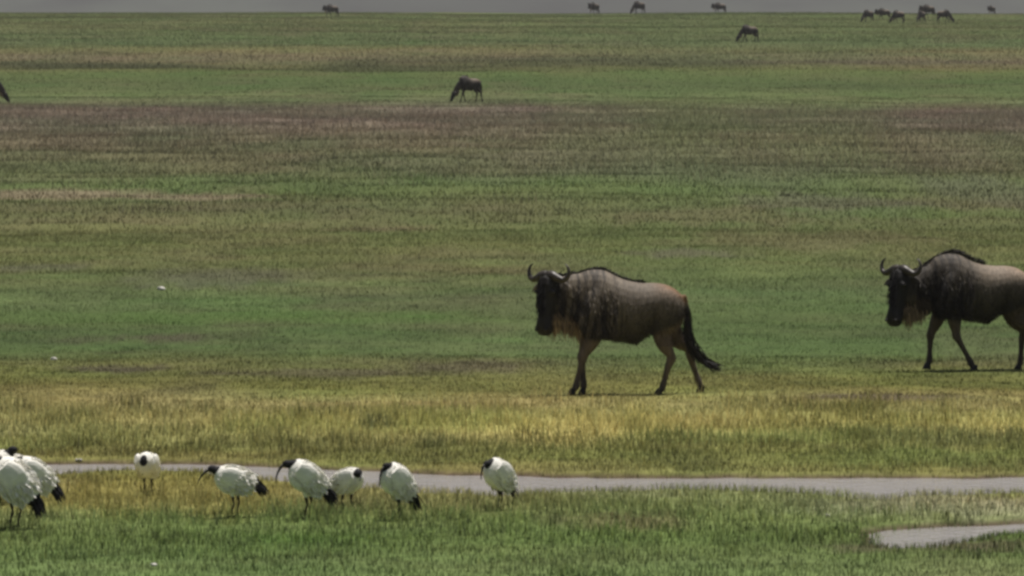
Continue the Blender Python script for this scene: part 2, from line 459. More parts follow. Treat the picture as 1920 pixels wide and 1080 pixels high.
# tussocks: taller, in clumps; straw seed stalks
def tussocks(y0, y1, n_cl, per, h, w, sg, label, colour=None, spread=.10, mask=None, cat='grass'):
    x, y = scatter(y0, y1, n_cl)
    if mask is not None:
        k = rng.random(len(x)) < mask(x, y); x, y = x[k], y[k]
    k = wet(x, y) < .02; x, y = x[k], y[k]
    hh = rng.uniform(.6, 1.3, len(x))
    x = np.repeat(x, per) + rng.normal(0, spread, len(x) * per); y = np.repeat(y, per) + rng.normal(0, spread, len(y) * per)
    hh = np.repeat(hh, per) * rng.uniform(.6, 1.1, len(x)) * h
    c = plain_colour(x, y)
    if colour is not None:
        c = c * .4 + colour * .6
    g = blades('tussock_grass', x, y, hh, w * rng.uniform(.6, 1.3, len(x)), rng.uniform(.1, .7, len(x)), rndcol(c, .14), sg)
    tag(g, label, cat, kind='stuff')
tussocks(50.5, 55.2, 4.2, 40, .16, .006, 2, 'longer grass around the feet of the birds', None, .10, lambda x, y: sstep(.38, .6, fbm(x / 1.1, y / 1.1, 221, 3)) * (x < .6))
tussocks(46, 58, .9, 45, .11, .007, 2, 'tufts of longer green grass near the water', None, .09, lambda x, y: sstep(.45, .6, fbm(x / 1.5, y / 1.5, 201, 3)))
tussocks(60.5, 68.2, 2.2, 45, .20, .0075, 2, 'dense tufts of tall yellowing grass behind the stream', None, .13, lambda x, y: sstep(.40, .6, fbm(x / 1.7, y / 2.5, 203, 3)))
tussocks(61, 68, 1.0, 70, .19, .008, 2, 'dark olive clumps inside the yellow grass belt', lin(92, 96, 50), .14, lambda x, y: sstep(.52, .64, fbm(x / 1.3, y / 1.9, 231, 3)))
tussocks(61, 68.5, 5, 10, .26, .0045, 1, 'pale straw seed stalks above the yellow grass', G_STRAW * 1.25, .10, lambda x, y: sstep(.45, .65, fbm(x / 1.4, y / 2.2, 207, 3)))
tussocks(120, 300, .16, 22, .34, .018, 1, 'purplish seed heads standing over the middle plain', G_PURP * 1.0, .45, lambda x, y: sstep(.42, .62, fbm(x / 9, y / 22, 211, 3)))

# ------------------------------------------------------------------ far crater wall
hx = np.linspace(-7000, 7000, 160); hy = np.concatenate([np.linspace(5200, 8600, 60)])
HX, HY = np.meshgrid(hx, hy)
rise = sstep(5300, 7600, HY + (fbm(HX / 900, HY / 900, 301, 4) - .5) * 900)
HZ = -14 + rise * (560 + (fbm(HX / 1500, HY / 4000, 305, 4) - .5) * 220) + (fbm(HX / 260, HY / 260, 309, 4) - .5) * 70 * sstep(0, .15, rise)
tt = lin(74, 82, 70)[None, None] * .8 * (.1 + 1.9 * fbm(HX / 300, HY / 300, 311, 4)[..., None])
i, j = np.meshgrid(np.arange(159), np.arange(59)); b0 = (j * 160 + i).ravel()
me = raw_mesh('hills', np.stack([HX, HY, HZ], -1).reshape(-1, 3), np.stack([b0, b0 + 1, b0 + 161, b0 + 160], -1).ravel(), np.full(len(b0), 4), tt.reshape(-1, 3), True)
M_HILL = attr_mat('hill scrub', rough=1, noise=.4, nscale=.01, spec=0)
me.materials.append(M_HILL)
hills = link(bpy.data.objects.new('hills', me)); tag(hills, kind='structure')

# ------------------------------------------------------------------ animal modelling helpers
def loft(bm, rings, seg=18):
    """rings: (centre, axis_u, axis_v) ellipses; caps closed"""
    loops = []
    for c, u, v in rings:
        c, u, v = Vector(c), Vector(u), Vector(v)
        loops.append([bm.verts.new(c + u * math.cos(2 * math.pi * k / seg) + v * math.sin(2 * math.pi * k / seg)) for k in range(seg)])
    for a, b in zip(loops[:-1], loops[1:]):
        for k in range(seg):
            bm.faces.new((a[k], a[(k + 1) % seg], b[(k + 1) % seg], b[k]))
    bm.faces.new(loops[0][::-1]); bm.faces.new(loops[-1])

def tube(bm, pts, seg=12, side=Vector((0, 1, 0))):
    """pts: (point, r) or (point, r_inplane, r_side)"""
    P = [Vector(p[0]) for p in pts]
    rings = []
    for k, p in enumerate(pts):
        t = (P[min(k + 1, len(P) - 1)] - P[max(k - 1, 0)]).normalized()
        s = side - t * side.dot(t)
        s = s.normalized() if s.length > 1e-4 else t.orthogonal().normalized()
        u = t.cross(s)
        r1 = p[1]; r2 = p[2] if len(p) > 2 else p[1]
        rings.append((P[k], u * r1, s * r2))
    loft(bm, rings, seg)

def spline(pts, n):
    """Catmull-Rom through tuples of any length"""
    A = [np.array(sum((list(np.atleast_1d(q)) for q in p), []) if not isinstance(p[0], (int, float)) else p, float) for p in pts]
    out = []
    for k in range(len(A) - 1):
        p0, p1, p2, p3 = A[max(k - 1, 0)], A[k], A[k + 1], A[min(k + 2, len(A) - 1)]
        for j in range(n):
            t = j / n
            out.append(.5 * ((2 * p1) + (-p0 + p2) * t + (2 * p0 - 5 * p1 + 4 * p2 - p3) * t * t + (-p0 + 3 * p1 - 3 * p2 + p3) * t ** 3))
    out.append(A[-1])
    return out

def stube(bm, pts, n=4, seg=12, side=Vector((0, 1, 0))):
    """pts rows: x,y,z,r1[,r2] smoothed"""
    o = spline(pts, n)
    tube(bm, [((p[0], p[1], p[2]), max(p[3], .001), max(p[4] if len(p) > 4 else p[3], .001)) for p in o], seg, side)

def solidify(bm, voxel, smooth=3, name='body'):
    """union overlapping closed shapes into one continuous skin"""
    me = bpy.data.meshes.new(name); bmesh.ops.recalc_face_normals(bm, faces=bm.faces); bm.to_mesh(me); bm.free()
    o = bpy.data.objects.new(name, me); COL.objects.link(o)
    r = o.modifiers.new('r', 'REMESH'); r.mode = 'VOXEL'; r.voxel_size = voxel; r.adaptivity = 0
    if smooth:
        s_ = o.modifiers.new('s', 'SMOOTH'); s_.factor = .5; s_.iterations = smooth
    dg = bpy.context.evaluated_depsgraph_get()
    out = bpy.data.meshes.new_from_object(o.evaluated_get(dg))
    bpy.data.objects.remove(o); bpy.data.meshes.remove(me)
    out.name = name
    out.polygons.foreach_set('use_smooth', np.ones(len(out.polygons), bool))
    return out

def set_tint(me, fn):
    n = len(me.vertices)
    co = np.empty(n * 3, np.float32); me.vertices.foreach_get('co', co); co = co.reshape(-1, 3)
    c = np.ones((n, 4), np.float32); c[:, :3] = fn(co.astype(float))
    a = me.color_attributes.new('tint', 'FLOAT_COLOR', 'POINT'); a.data.foreach_set('color', c.ravel())

def hair(name, roots, dirs, lengths, width, mat, parent, droop=.3, cols=None, seed=3):
    """tapering hair locks as one mesh; roots, dirs (n,3)"""
    r = np.random.default_rng(seed)
    n = len(roots)
    dirs = dirs / np.linalg.norm(dirs, axis=1, keepdims=True)
    L_ = np.asarray(lengths)[:, None]
    side = np.cross(dirs, r.normal(size=(n, 3))); side /= np.linalg.norm(side, axis=1, keepdims=True) + 1e-9
    side = side * width * r.uniform(.6, 1.3, (n, 1))
    V = np.empty((n, 7, 3))
    g = np.array([0, 0, -1.0])
    for k, t in enumerate((0, .4, .75)):
        c = roots + dirs * L_ * t + g * L_ * droop * t * t
        wd = side * (1 - .45 * t)
        V[:, 2 * k] = c - wd; V[:, 2 * k + 1] = c + wd
    V[:, 6] = roots + dirs * L_ + g * L_ * droop
    o = np.arange(n)[:, None] * 7
    F = np.concatenate([o + np.array([0, 1, 3, 2]), o + np.array([2, 3, 5, 4]), o + np.array([4, 5, 6])], 1).ravel()
    T = np.tile([4, 4, 3], n)
    tint = None
    if cols is not None:
        tint = np.repeat(cols, 7, axis=0)
    me = raw_mesh(name, V.reshape(-1, 3), F, T, tint)
    me.materials.append(mat)
    return link(bpy.data.objects.new(name, me), parent)

M_HIDE = attr_mat('wildebeest hide', rough=.7, gain=.72, noise=.38, nscale=14, bump=.006, stretch=(3.2, 1.6, .7), spec=.35)
M_HAIR = attr_mat('coarse hair', rough=.6, noise=.2, nscale=30, spec=.35)
M_HORN = plain_mat('dark horn', (.045, .037, .03), rough=.4, noise=.35, nscale=18, bump=.003)
M_HOOF = plain_mat('hoof', (.02, .017, .015), rough=.5)
M_EYE = plain_mat('animal eye', (.008, .006, .005), rough=.08, noise=.05, spec=.6)
M_NOSTRIL = plain_mat('dark wet nose', (.012, .010, .010), rough=.35)

def tri_lerp(a, b, k):
    return a * (1 - k[:, None]) + b * k[:, None]

def wildebeest(name, P, label, group, voxel=.014, detail=True):
    """faces -X, origin on the ground under the middle of the body"""
    root = link(bpy.data.objects.new(name, None)); root.empty_display_size = .3
    tag(root, label, 'wildebeest', group)
    bm = bmesh.new()
    T = P['torso']                                # x, ztop, zbot, halfwidth
    rings = []
    for x, zt, zb, hw in spline(T, 3):
        zc = (zt + zb) / 2; hh = (zt - zb) / 2
        rings.append(((x, 0, zc), (0, 0, hh), (0, hw, 0)))
    loft(bm, rings, 24)
    # neck: x, y, z, half depth, half width, through to the poll
    stube(bm, P['neck'], 4, 18)
    # shoulder and haunch muscles
    for sx in (-1, 1):
        for (p, r) in P.get('muscle', []):
            mtx = Matrix.Translation((p[0], sx * p[1], p[2])) @ Matrix.Rotation(r[3], 4, 'Y') @ Matrix.Diagonal((r[0], r[1], r[2], 1))
            bmesh.ops.create_uvsphere(bm, u_segments=16, v_segments=10, radius=1, matrix=mtx)
    hooves = []
    for leg in P['legs']:                         # (side y, points rows x,z,r1,r2)
        ysd, rows = leg
        pts = [(r[0], ysd * (1 if k < 2 else .82), r[1], r[2], r[3] if len(r) > 3 else r[2] * .8) for k, r in enumerate(rows)]
        stube(bm, pts, 3, 12)
        e = pts[-1]; d = pts[-2]
        hooves.append((Vector(e[:3]), Vector(e[:3]) - Vector(d[:3])))
    # head in its own frame
    H = P['head']
    n = Vector((-math.cos(H['yaw']), -math.sin(H['yaw']), 0))          # where the face looks, level
    down = (Vector((0, 0, -1)) * math.cos(H['pitch']) + n * math.sin(H['pitch'])).normalized()   # poll to muzzle
    fr = (n - down * n.dot(down)).normalized()                          # out of the face
    r = fr.cross(down).normalized()
    O = Vector(H['pos']); S = H.get('scale', 1.0)
    def hp(a, b_, c): return O + (r * a + fr * b_ + down * c) * S
    hr = []
    for t, hw, hd, off in [(-.035, .045, .06, -.02), (0, .080, .10, -.02), (.06, .094, .125, -.03), (.12, .094, .132, -.036), (.19, .084, .122, -.032), (.27, .073, .108, -.020), (.35, .067, .094, -.008),
                           (.42, .078, .082, .006), (.47, .080, .074, .004), (.505, .068, .056, 0), (.525, .04, .032, 0)]:
        hr.append((hp(0, off, t), r * hw * S, fr * hd * S))
    loft(bm, hr, 20)
    jr = [(hp(0, -.075, .12), .055 * S, .05 * S), (hp(0, -.085, .22), .05 * S, .04 * S), (hp(0, -.06, .36), .035 * S, .032 * S), (hp(0, -.035, .46), .035 * S, .035 * S)]
    tube(bm, jr, 12, r)
    for sd_ in (-1, 1):                            # ears, cheek, brow
        q = [(hp(sd_ * .07, -.05, .03), .022 * S, .012 * S), (hp(sd_ * .13, -.07, .05), .036 * S, .012 * S), (hp(sd_ * .19, -.085, .085), .028 * S, .010 * S), (hp(sd_ * .235, -.09, .12), .008 * S, .005 * S)]
        tube(bm, q, 10, fr)
        bmesh.ops.create_uvsphere(bm, u_segments=10, v_segments=8, radius=1, matrix=Matrix.Translation(hp(sd_ * .075, .035, .125)) @ Matrix.Scale(.032 * S, 4))
        bmesh.ops.create_uvsphere(bm, u_segments=10, v_segments=8, radius=1, matrix=Matrix.Translation(hp(sd_ * .045, .035, .46)) @ Matrix.Scale(.036 * S, 4))
    # dock of the tail
    tl = P['tail']
    stube(bm, [(a[0], a[1], a[2], a[3]) for a in tl[:3]], 3, 10)
    body = solidify(bm, voxel, 8, 'body')
    Or, frr, dn = np.array(O), np.array(fr), np.array(down)
    dark = P.get('dark', 0.0)
    def paint(c):
        x, y, z = c[:, 0], c[:, 1], c[:, 2]
        zt = np.interp(x, [q[0] for q in T], [q[1] for q in T])
        zb = np.interp(x, [q[0] for q in T], [q[2] for q in T])
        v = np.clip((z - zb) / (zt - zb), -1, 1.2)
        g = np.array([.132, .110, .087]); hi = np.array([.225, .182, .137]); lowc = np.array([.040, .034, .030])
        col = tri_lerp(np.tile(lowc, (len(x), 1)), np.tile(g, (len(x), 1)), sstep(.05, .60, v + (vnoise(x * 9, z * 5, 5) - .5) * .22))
        col = tri_lerp(col, np.tile(hi, (len(x), 1)), sstep(.45, 1.08, v) * .9)  # highlight along the back, put into the coat colour
        # rusty rump
        rust = np.array([.27, .15, .075])
        col = tri_lerp(col, np.tile(rust, (len(x), 1)), sstep(.36, .66, x) * sstep(.66, .98, v) * .9)
        tanr = np.array([.20, .155, .115])
        col = tri_lerp(col, np.tile(tanr, (len(x), 1)), sstep(.50, .66, x) * sstep(.45, .8, v) * (1 - sstep(.85, 1, v)) * .5)
        # brindled neck and shoulder: ragged dark vertical streaks
        fz = (1 - sstep(-.05, .22, x)) * sstep(.58, .85, z)
        wob = x + .04 * np.sin(z * 5 + x * 3)
        st = vnoise(wob * 52, z * 7, 9) * .5 + vnoise(wob * 95, z * 9, 12) * .3 + vnoise(wob * 24, z * 5, 14) * .2
        col = tri_lerp(col, np.tile(np.array([.035, .030, .027]), (len(x), 1)), fz * sstep(.42, .66, st) * .7)
        col = tri_lerp(col, np.tile(np.array([.30, .25, .19]), (len(x), 1)), fz * sstep(.58, .34, st) * .62 * (1 - dark))
        nk = (1 - sstep(-.34, -.05, x)) * (.15 + dark * .8)
        col = tri_lerp(col, col * .4, nk * sstep(1.42, 1.2, z))
        # legs: brown, darker to the fetlock
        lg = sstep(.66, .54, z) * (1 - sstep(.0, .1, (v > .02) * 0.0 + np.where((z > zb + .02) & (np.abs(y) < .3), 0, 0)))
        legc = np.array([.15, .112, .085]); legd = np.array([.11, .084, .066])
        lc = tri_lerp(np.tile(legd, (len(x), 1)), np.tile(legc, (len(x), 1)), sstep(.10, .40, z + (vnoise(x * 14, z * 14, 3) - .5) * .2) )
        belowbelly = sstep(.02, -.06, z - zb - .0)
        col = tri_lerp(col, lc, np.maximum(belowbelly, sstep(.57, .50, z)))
        # black face
        q = c - Or
        t = q @ dn; fo = q @ frr; rad = np.sqrt(np.maximum((q ** 2).sum(1) - t * t, 0))
        inhead = (rad < .17 * S) & (t > -.06) & (t < .6 * S)
        fk = np.where(inhead, sstep(-.12, -.02, fo), 0)
        col = tri_lerp(col, np.tile(np.array([.020, .018, .018]), (len(x), 1)), fk)
        ck = np.where((rad < .17 * S) & (t > .02) & (t < .55 * S) & (fo < -.02), .75, 0)
        col = tri_lerp(col, np.tile(np.array([.050, .040, .034]), (len(x), 1)), ck * (1 - fk))
        if dark: col = tri_lerp(col, np.tile(np.array([.36, .28, .205]), (len(x), 1)), .6 * sstep(.02, .2, x) * sstep(.55, .95, v))  # stronger tan highlight painted on the back behind the withers
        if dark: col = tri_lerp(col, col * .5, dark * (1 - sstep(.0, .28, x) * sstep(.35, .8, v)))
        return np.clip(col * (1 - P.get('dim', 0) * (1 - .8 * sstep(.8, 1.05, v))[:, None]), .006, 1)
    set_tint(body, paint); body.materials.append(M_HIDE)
    link(bpy.data.objects.new('body', body), root)
    # horns
    for sd_ in (-1, 1):
        hb = bmesh.new()
        pts = [hp(sd_ * .015, .01, -.035), hp(sd_ * .07, .015, -.03), hp(sd_ * .14, .01, -.002), hp(sd_ * .20, .0, .012), hp(sd_ * .245, -.005, -.02), hp(sd_ * .262, -.005, -.075), hp(sd_ * .245, 0, -.13), hp(sd_ * .205, .005, -.165)]
        pts = [O + (q_ - O) * .84 for q_ in pts]
        rr = [.045, .044, .034, .027, .022, .017, .011, .003]
        stube(hb, [(*p_, q_ * S) for p_, q_ in zip(pts, rr)], 4, 12, fr)
        hm = bpy.data.meshes.new('horn'); bmesh.ops.recalc_face_normals(hb, faces=hb.faces)
        for f in hb.faces: f.smooth = True
        hb.to_mesh(hm); hb.free(); hm.materials.append(M_HORN)
        link(bpy.data.objects.new('horn', hm), root)
        if detail:
            for nm_, a, mt, rad_ in (('eye', hp(sd_ * .097, .045, .128), M_EYE, .017), ('nostril', hp(sd_ * .052, .066, .475), M_NOSTRIL, .014)):
                eb = bmesh.new(); bmesh.ops.create_uvsphere(eb, u_segments=12, v_segments=8, radius=rad_ * S, matrix=Matrix.Translation(a))
                for f in eb.faces: f.smooth = True
                em = bpy.data.meshes.new(nm_); eb.to_mesh(em); eb.free(); em.materials.append(mt)
                link(bpy.data.objects.new(nm_, em), root)
    # hooves
    for p_, d_ in hooves:
        hb = bmesh.new()
        f = Vector((-1, 0, 0)) if d_.x <= .25 * abs(d_.z) + .3 else Vector((-1, 0, -.2))
        zb_ = max(p_.z - .05, .0)
        for sd_ in (-1, 1):
            y_ = p_.y + sd_ * .018
            loft(hb, [((p_.x - .005, y_, p_.z + .035), (.026, 0, 0), (0, .015, 0)), ((p_.x - .018, y_, p_.z + .0), (.038, 0, 0), (0, .019, 0)), ((p_.x - .028, y_, zb_), (.048, 0, 0), (0, .021, 0))], 10)
        hm = bpy.data.meshes.new('hoof'); bmesh.ops.recalc_face_normals(hb, faces=hb.faces); hb.to_mesh(hm); hb.free(); hm.materials.append(M_HOOF)
        link(bpy.data.objects.new('hoof', hm), root)
    rg = np.random.default_rng(7)
    dens = 1.0 if detail else .35
    def along(rows, n, jit):
        """random points on a smooth line"""
        o = np.array([q[:3] for q in spline(rows, 8)])
        t = rg.uniform(0, len(o) - 1.001, n); k = t.astype(int); f_ = (t - k)[:, None]
        return o[k] * (1 - f_) + o[k + 1] * f_ + rg.normal(0, 1, (n, 3)) * np.array(jit)
    def shade(base, n, a=.3): return np.clip(np.array(base) * (1 + rg.normal(0, a, (n, 1))), .004, .8)
    if detail:      # the coat itself, long on neck and shoulder
        nb = len(body.vertices)
        co = np.empty(nb * 3, np.float32); body.vertices.foreach_get('co', co); co = co.reshape(-1, 3).astype(float)
        no = np.empty(nb * 3, np.float32); body.vertices.foreach_get('normal', no); no = no.reshape(-1, 3).astype(float)
        cc = np.empty(nb * 4, np.float32); body.color_attributes['tint'].data.foreach_get('color', cc); cc = cc.reshape(-1, 4)[:, :3]
        for nm_, sel, n_, l0, l1, wd_ in (('neck_fur', (co[:, 0] < .05) & (co[:, 0] > -.62) & (co[:, 2] > .66), 9000, .04, .085, .0045), ('flank_fur', (co[:, 0] >= -.02) & (co[:, 2] > .55), 9000, .018, .032, .0035)):
            ids = rg.choice(np.nonzero(sel)[0], n_)
            dr = no[ids] * .30 + np.array([.28 if nm_ == 'flank_fur' else .12, 0, -.9]) + rg.normal(0, .12, (n_, 3))
            cl = cc[ids] * (.95 - .25 * dark) * np.clip(.9 + rg.normal(0, .28, (n_, 1)), .3, 1.5)
            hair(nm_, co[ids] - no[ids] * .002, dr, rg.uniform(l0, l1, n_), wd_, M_HAIR, root, .05, cl, 9)
    # mane on the crest
    n_ = int(900 * dens); rt = along(P['crest'], n_, (.006, .012, .008))
    dr = np.stack([np.full(n_, .75) + rg.normal(0, .25, n_), rg.normal(0, .35, n_), np.full(n_, .75) + rg.normal(0, .2, n_)], -1)
    hair('mane', rt, dr, rg.uniform(.05, .11, n_) * P.get('mane', 1), .004 if detail else .008, M_HAIR, root, .35, shade((.018, .015, .013), n_))
    # beard and throat fringe
    n_ = int(1100 * dens); rt = along(P['beard'], n_, (.03, .035, .035))
    dr = np.stack([rg.normal(.12, .12, n_), rg.normal(0, .12, n_), np.full(n_, -1.0)], -1)
    hair('beard', rt, dr, .04 + .12 * rg.random(n_) ** 1.6 * (.6 + .8 * vnoise(rt[:, 0] * 16, rt[:, 0] * 0, 4)), .005 if detail else .009, M_HAIR, root, .15, shade((.27, .20, .135), n_, .35))
    # forelock hair down the face
    n_ = int(350 * dens)
    a_ = rg.uniform(-.05, .05, n_); t_ = rg.uniform(-.02, .30, n_)
    rt = np.array([hp(a, .098 - .10 * max(t - .1, 0), t) for a, t in zip(a_, t_)])
    dr = np.tile(np.array(down * 1.0 + fr * .25), (n_, 1)) + rg.normal(0, .12, (n_, 3))
    hair('forelock', rt, dr, rg.uniform(.05, .09, n_), .004, M_HAIR, root, .1, shade((.016, .014, .013), n_))
    # tail switch
    n_ = int(1300 * dens); tc_ = [q[:3] for q in tl]
    o = np.array([q[:3] for q in spline([tuple(q[:3]) for q in tl], 8)])
    t = rg.uniform(.12, .93, n_) ** .8 * (len(o) - 1.001); k = t.astype(int); f_ = (t - k)[:, None]
    rt = o[k] * (1 - f_) + o[k + 1] * f_
    wsp = np.interp(t / len(o), [0, .3, .7, 1], [.006, .014, .024, .014])[:, None]
    rt = rt + rg.normal(0, 1, (n_, 3)) * wsp
    k2 = np.minimum(k + 6, len(o) - 1); dr = o[k2] - o[k] + np.array([0, 0, -.02]); dr = dr + rg.normal(0, .02, (n_, 3))
    hair('tail_switch', rt, dr, rg.uniform(.07, .16, n_), .0055 if detail else .010, M_HAIR, root, .05, shade((.013, .011, .010), n_))
    return root

TORSO = [(-.46, 1.22, .92, .07), (-.42, 1.30, .80, .14), (-.34, 1.355, .69, .19), (-.22, 1.385, .625, .225), (-.10, 1.375, .60, .245), (.04, 1.305, .59, .255), (.14, 1.268, .583, .255), (.25, 1.245, .560, .25), (.34, 1.235, .625, .26),
         (.46, 1.235, .70, .24), (.58, 1.215, .76, .215), (.68, 1.165, .80, .17), (.75, 1.10, .85, .11), (.78, 1.04, .92, .05)]
MUSC = [((-.22, .145, .95), (.15, .125, .27, .25)), ((-.13, .13, .76), (.095, .09, .14, .5)), ((.58, .115, .93), (.20, .13, .25, -.15)), ((.52, .12, .80), (.13, .095, .15, -.5))]
LK = 1.34
def fore(y, knee, hoof, elbow=(-.17, .72), top=(-.20, .86)):
    kx, kz = knee; hx_, hz = hoof
    fx, fz = kx + (hx_ - kx) * .76, kz + (hz - kz) * .76
    rows = [(top[0], top[1], .11, .075), (elbow[0], elbow[1], .090, .062), (elbow[0] * .55 + kx * .45, elbow[1] * .55 + kz * .45, .062, .050), (kx + (elbow[0] - kx) * .12, kz + .05, .041, .038), (kx, kz, .041, .038), (kx + (hx_ - kx) * .2, kz + (hz - kz) * .2, .029, .026),
                (kx + (hx_ - kx) * .5, kz + (hz - kz) * .5, .025, .022), (fx, fz, .031, .028), (hx_ * .4 + fx * .6 - .01, hz * .4 + fz * .6, .024, .023), (hx_, hz + .045, .028, .028)]
    return (y, [(a, b_, c * (LK if k > 1 else 1), d * (LK if k > 1 else 1)) for k, (a, b_, c, d) in enumerate(rows)])
def hind(y, stifle, hock, hoof, top=(.60, .95)):
    sx, sz = stifle; kx, kz = hock; hx_, hz = hoof
    fx, fz = kx + (hx_ - kx) * .78, kz + (hz - kz) * .78
    rows = [(top[0], top[1], .15, .10), (top[0] * .4 + sx * .6, top[1] * .4 + sz * .6, .145, .09), (sx + .03, sz, .112, .072), (sx * .5 + kx * .5 + .005, sz * .5 + kz * .5, .066, .05), (kx + .0, kz + .055, .040, .034), (kx + .012, kz, .042, .032), (kx + (hx_ - kx) * .2, kz + (hz - kz) * .2, .032, .026),
                (kx + (hx_ - kx) * .5, kz + (hz - kz) * .5, .025, .022), (fx, fz, .031, .027), (hx_ * .4 + fx * .6 - .008, hz * .4 + fz * .6, .024, .022), (hx_, hz + .045, .027, .027)]
    return (y, [(a, b_, c * (LK if k > 2 else 1), d * (LK if k > 2 else 1)) for k, (a, b_, c, d) in enumerate(rows)])

WALK_A = dict(torso=TORSO, muscle=MUSC,
    neck=[(-.12, 0, 1.06, .30, .17), (-.34, -.01, 1.07, .275, .15), (-.48, -.03, 1.06, .265, .13), (-.58, -.05, 1.05, .26, .125), (-.66, -.07, 1.07, .225, .115), (-.70, -.11, 1.15, .13, .08)],
    legs=[fore(-.125, (-.335, .41), (-.435, 0)), fore(.125, (-.345, .40), (-.315, 0), (-.24, .72)),
          hind(-.125, (.50, .70), (.625, .40), (.515, 0)), hind(.125, (.62, .70), (.835, .455), (.985, .02), (.62, .92))],
    head=dict(pos=(-.715, -.12, 1.285), yaw=math.radians(56), pitch=math.radians(7), scale=1.2),
    tail=[(.765, 0, 1.10, .035), (.805, 0, .98, .026), (.82, -.01, .84, .018), (.815, -.015, .70, .01), (.87, -.02, .54, .01), (.97, -.02, .40, .01), (1.13, -.02, .325, .01)],
    crest=[(-.62, -.06, 1.315), (-.50, -.02, 1.325), (-.38, 0, 1.345), (-.22, 0, 1.385), (-.10, 0, 1.375), (.04, 0, 1.305), (.2, 0, 1.25), (.34, 0, 1.235)],
    beard=[(-.69, -.15, .82), (-.62, -.12, .86), (-.54, -.10, .84), (-.46, -.08, .80), (-.38, -.06, .74)], mane=.5)
WALK_B = dict(torso=TORSO, muscle=MUSC, dark=.6,
    neck=[(-.12, 0, 1.05, .30, .17), (-.34, -.01, 1.02, .27, .15), (-.50, -.03, .97, .255, .13), (-.62, -.06, .94, .245, .125), (-.71, -.07, .95, .205, .115), (-.76, -.11, 1.02, .12, .08)],
    legs=[fore(-.125, (-.13, .42), (.10, 0), (-.17, .72)), fore(.125, (-.40, .42), (-.42, .03), (-.27, .72)),
          hind(-.125, (.56, .70), (.80, .44), (.86, 0)), hind(.125, (.52, .70), (.69, .43), (.66, 0), (.60, .95))],
    head=dict(pos=(-.80, -.12, 1.165), yaw=math.radians(48), pitch=math.radians(12), scale=1.22),
    tail=[(.765, 0, 1.10, .035), (.80, 0, .96, .026), (.81, -.01, .80, .018), (.80, -.015, .64, .01), (.82, -.02, .46, .01), (.85, -.02, .30, .01)],
    crest=[(-.66, -.06, 1.16), (-.52, -.02, 1.23), (-.40, 0, 1.31), (-.22, 0, 1.39), (-.10, 0, 1.38), (.04, 0, 1.31), (.2, 0, 1.25)],
    beard=[(-.74, -.14, .70), (-.68, -.12, .74), (-.62, -.09, .74), (-.56, -.06, .74)], mane=.9)
GRAZE = dict(torso=TORSO, muscle=MUSC, dark=.7,
    neck=[(-.12, 0, 1.0, .29, .17), (-.34, 0, .92, .25, .14), (-.50, 0, .80, .20, .11), (-.62, 0, .66, .16, .095), (-.70, 0, .54, .12, .08), (-.74, 0, .47, .09, .07)],
    legs=[fore(-.125, (-.33, .42), (-.42, 0)), fore(.125, (-.16, .42), (-.06, 0), (-.20, .72)),
          hind(-.125, (.54, .70), (.76, .44), (.84, 0)), hind(.125, (.46, .70), (.62, .43), (.56, 0), (.58, .95))],
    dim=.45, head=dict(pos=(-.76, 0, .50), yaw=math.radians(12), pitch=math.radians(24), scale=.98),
    tail=[(.765, 0, 1.10, .035), (.80, 0, .96, .026), (.81, 0, .80, .018), (.80, 0, .64, .01), (.80, 0, .46, .01), (.82, 0, .30, .01)],
    crest=[(-.66, 0, .74), (-.54, 0, .92), (-.42, 0, 1.13), (-.26, 0, 1.34), (-.10, 0, 1.37), (.04, 0, 1.30)],
    beard=[(-.66, 0, .46), (-.58, 0, .52), (-.50, 0, .60)], mane=1.0)
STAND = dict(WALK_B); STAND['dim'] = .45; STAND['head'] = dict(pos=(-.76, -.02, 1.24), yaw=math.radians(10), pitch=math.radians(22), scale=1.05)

def copy_tree(o, parent=None):
    c = o.copy(); COL.objects.link(c)
    if parent is not None: c.parent = parent
    for ch in [q for q in bpy.data.objects if q.parent == o]:
        copy_tree(ch, c)
    return c
def place(root, px, py, rz=0.0, sc=1.0, sink=.01):
    p = at(px, py)
    root.location = (p.x, p.y, p.z - sink)
    root.rotation_euler = (0, 0, rz)
    root.scale = (sc, sc, sc)
    return root

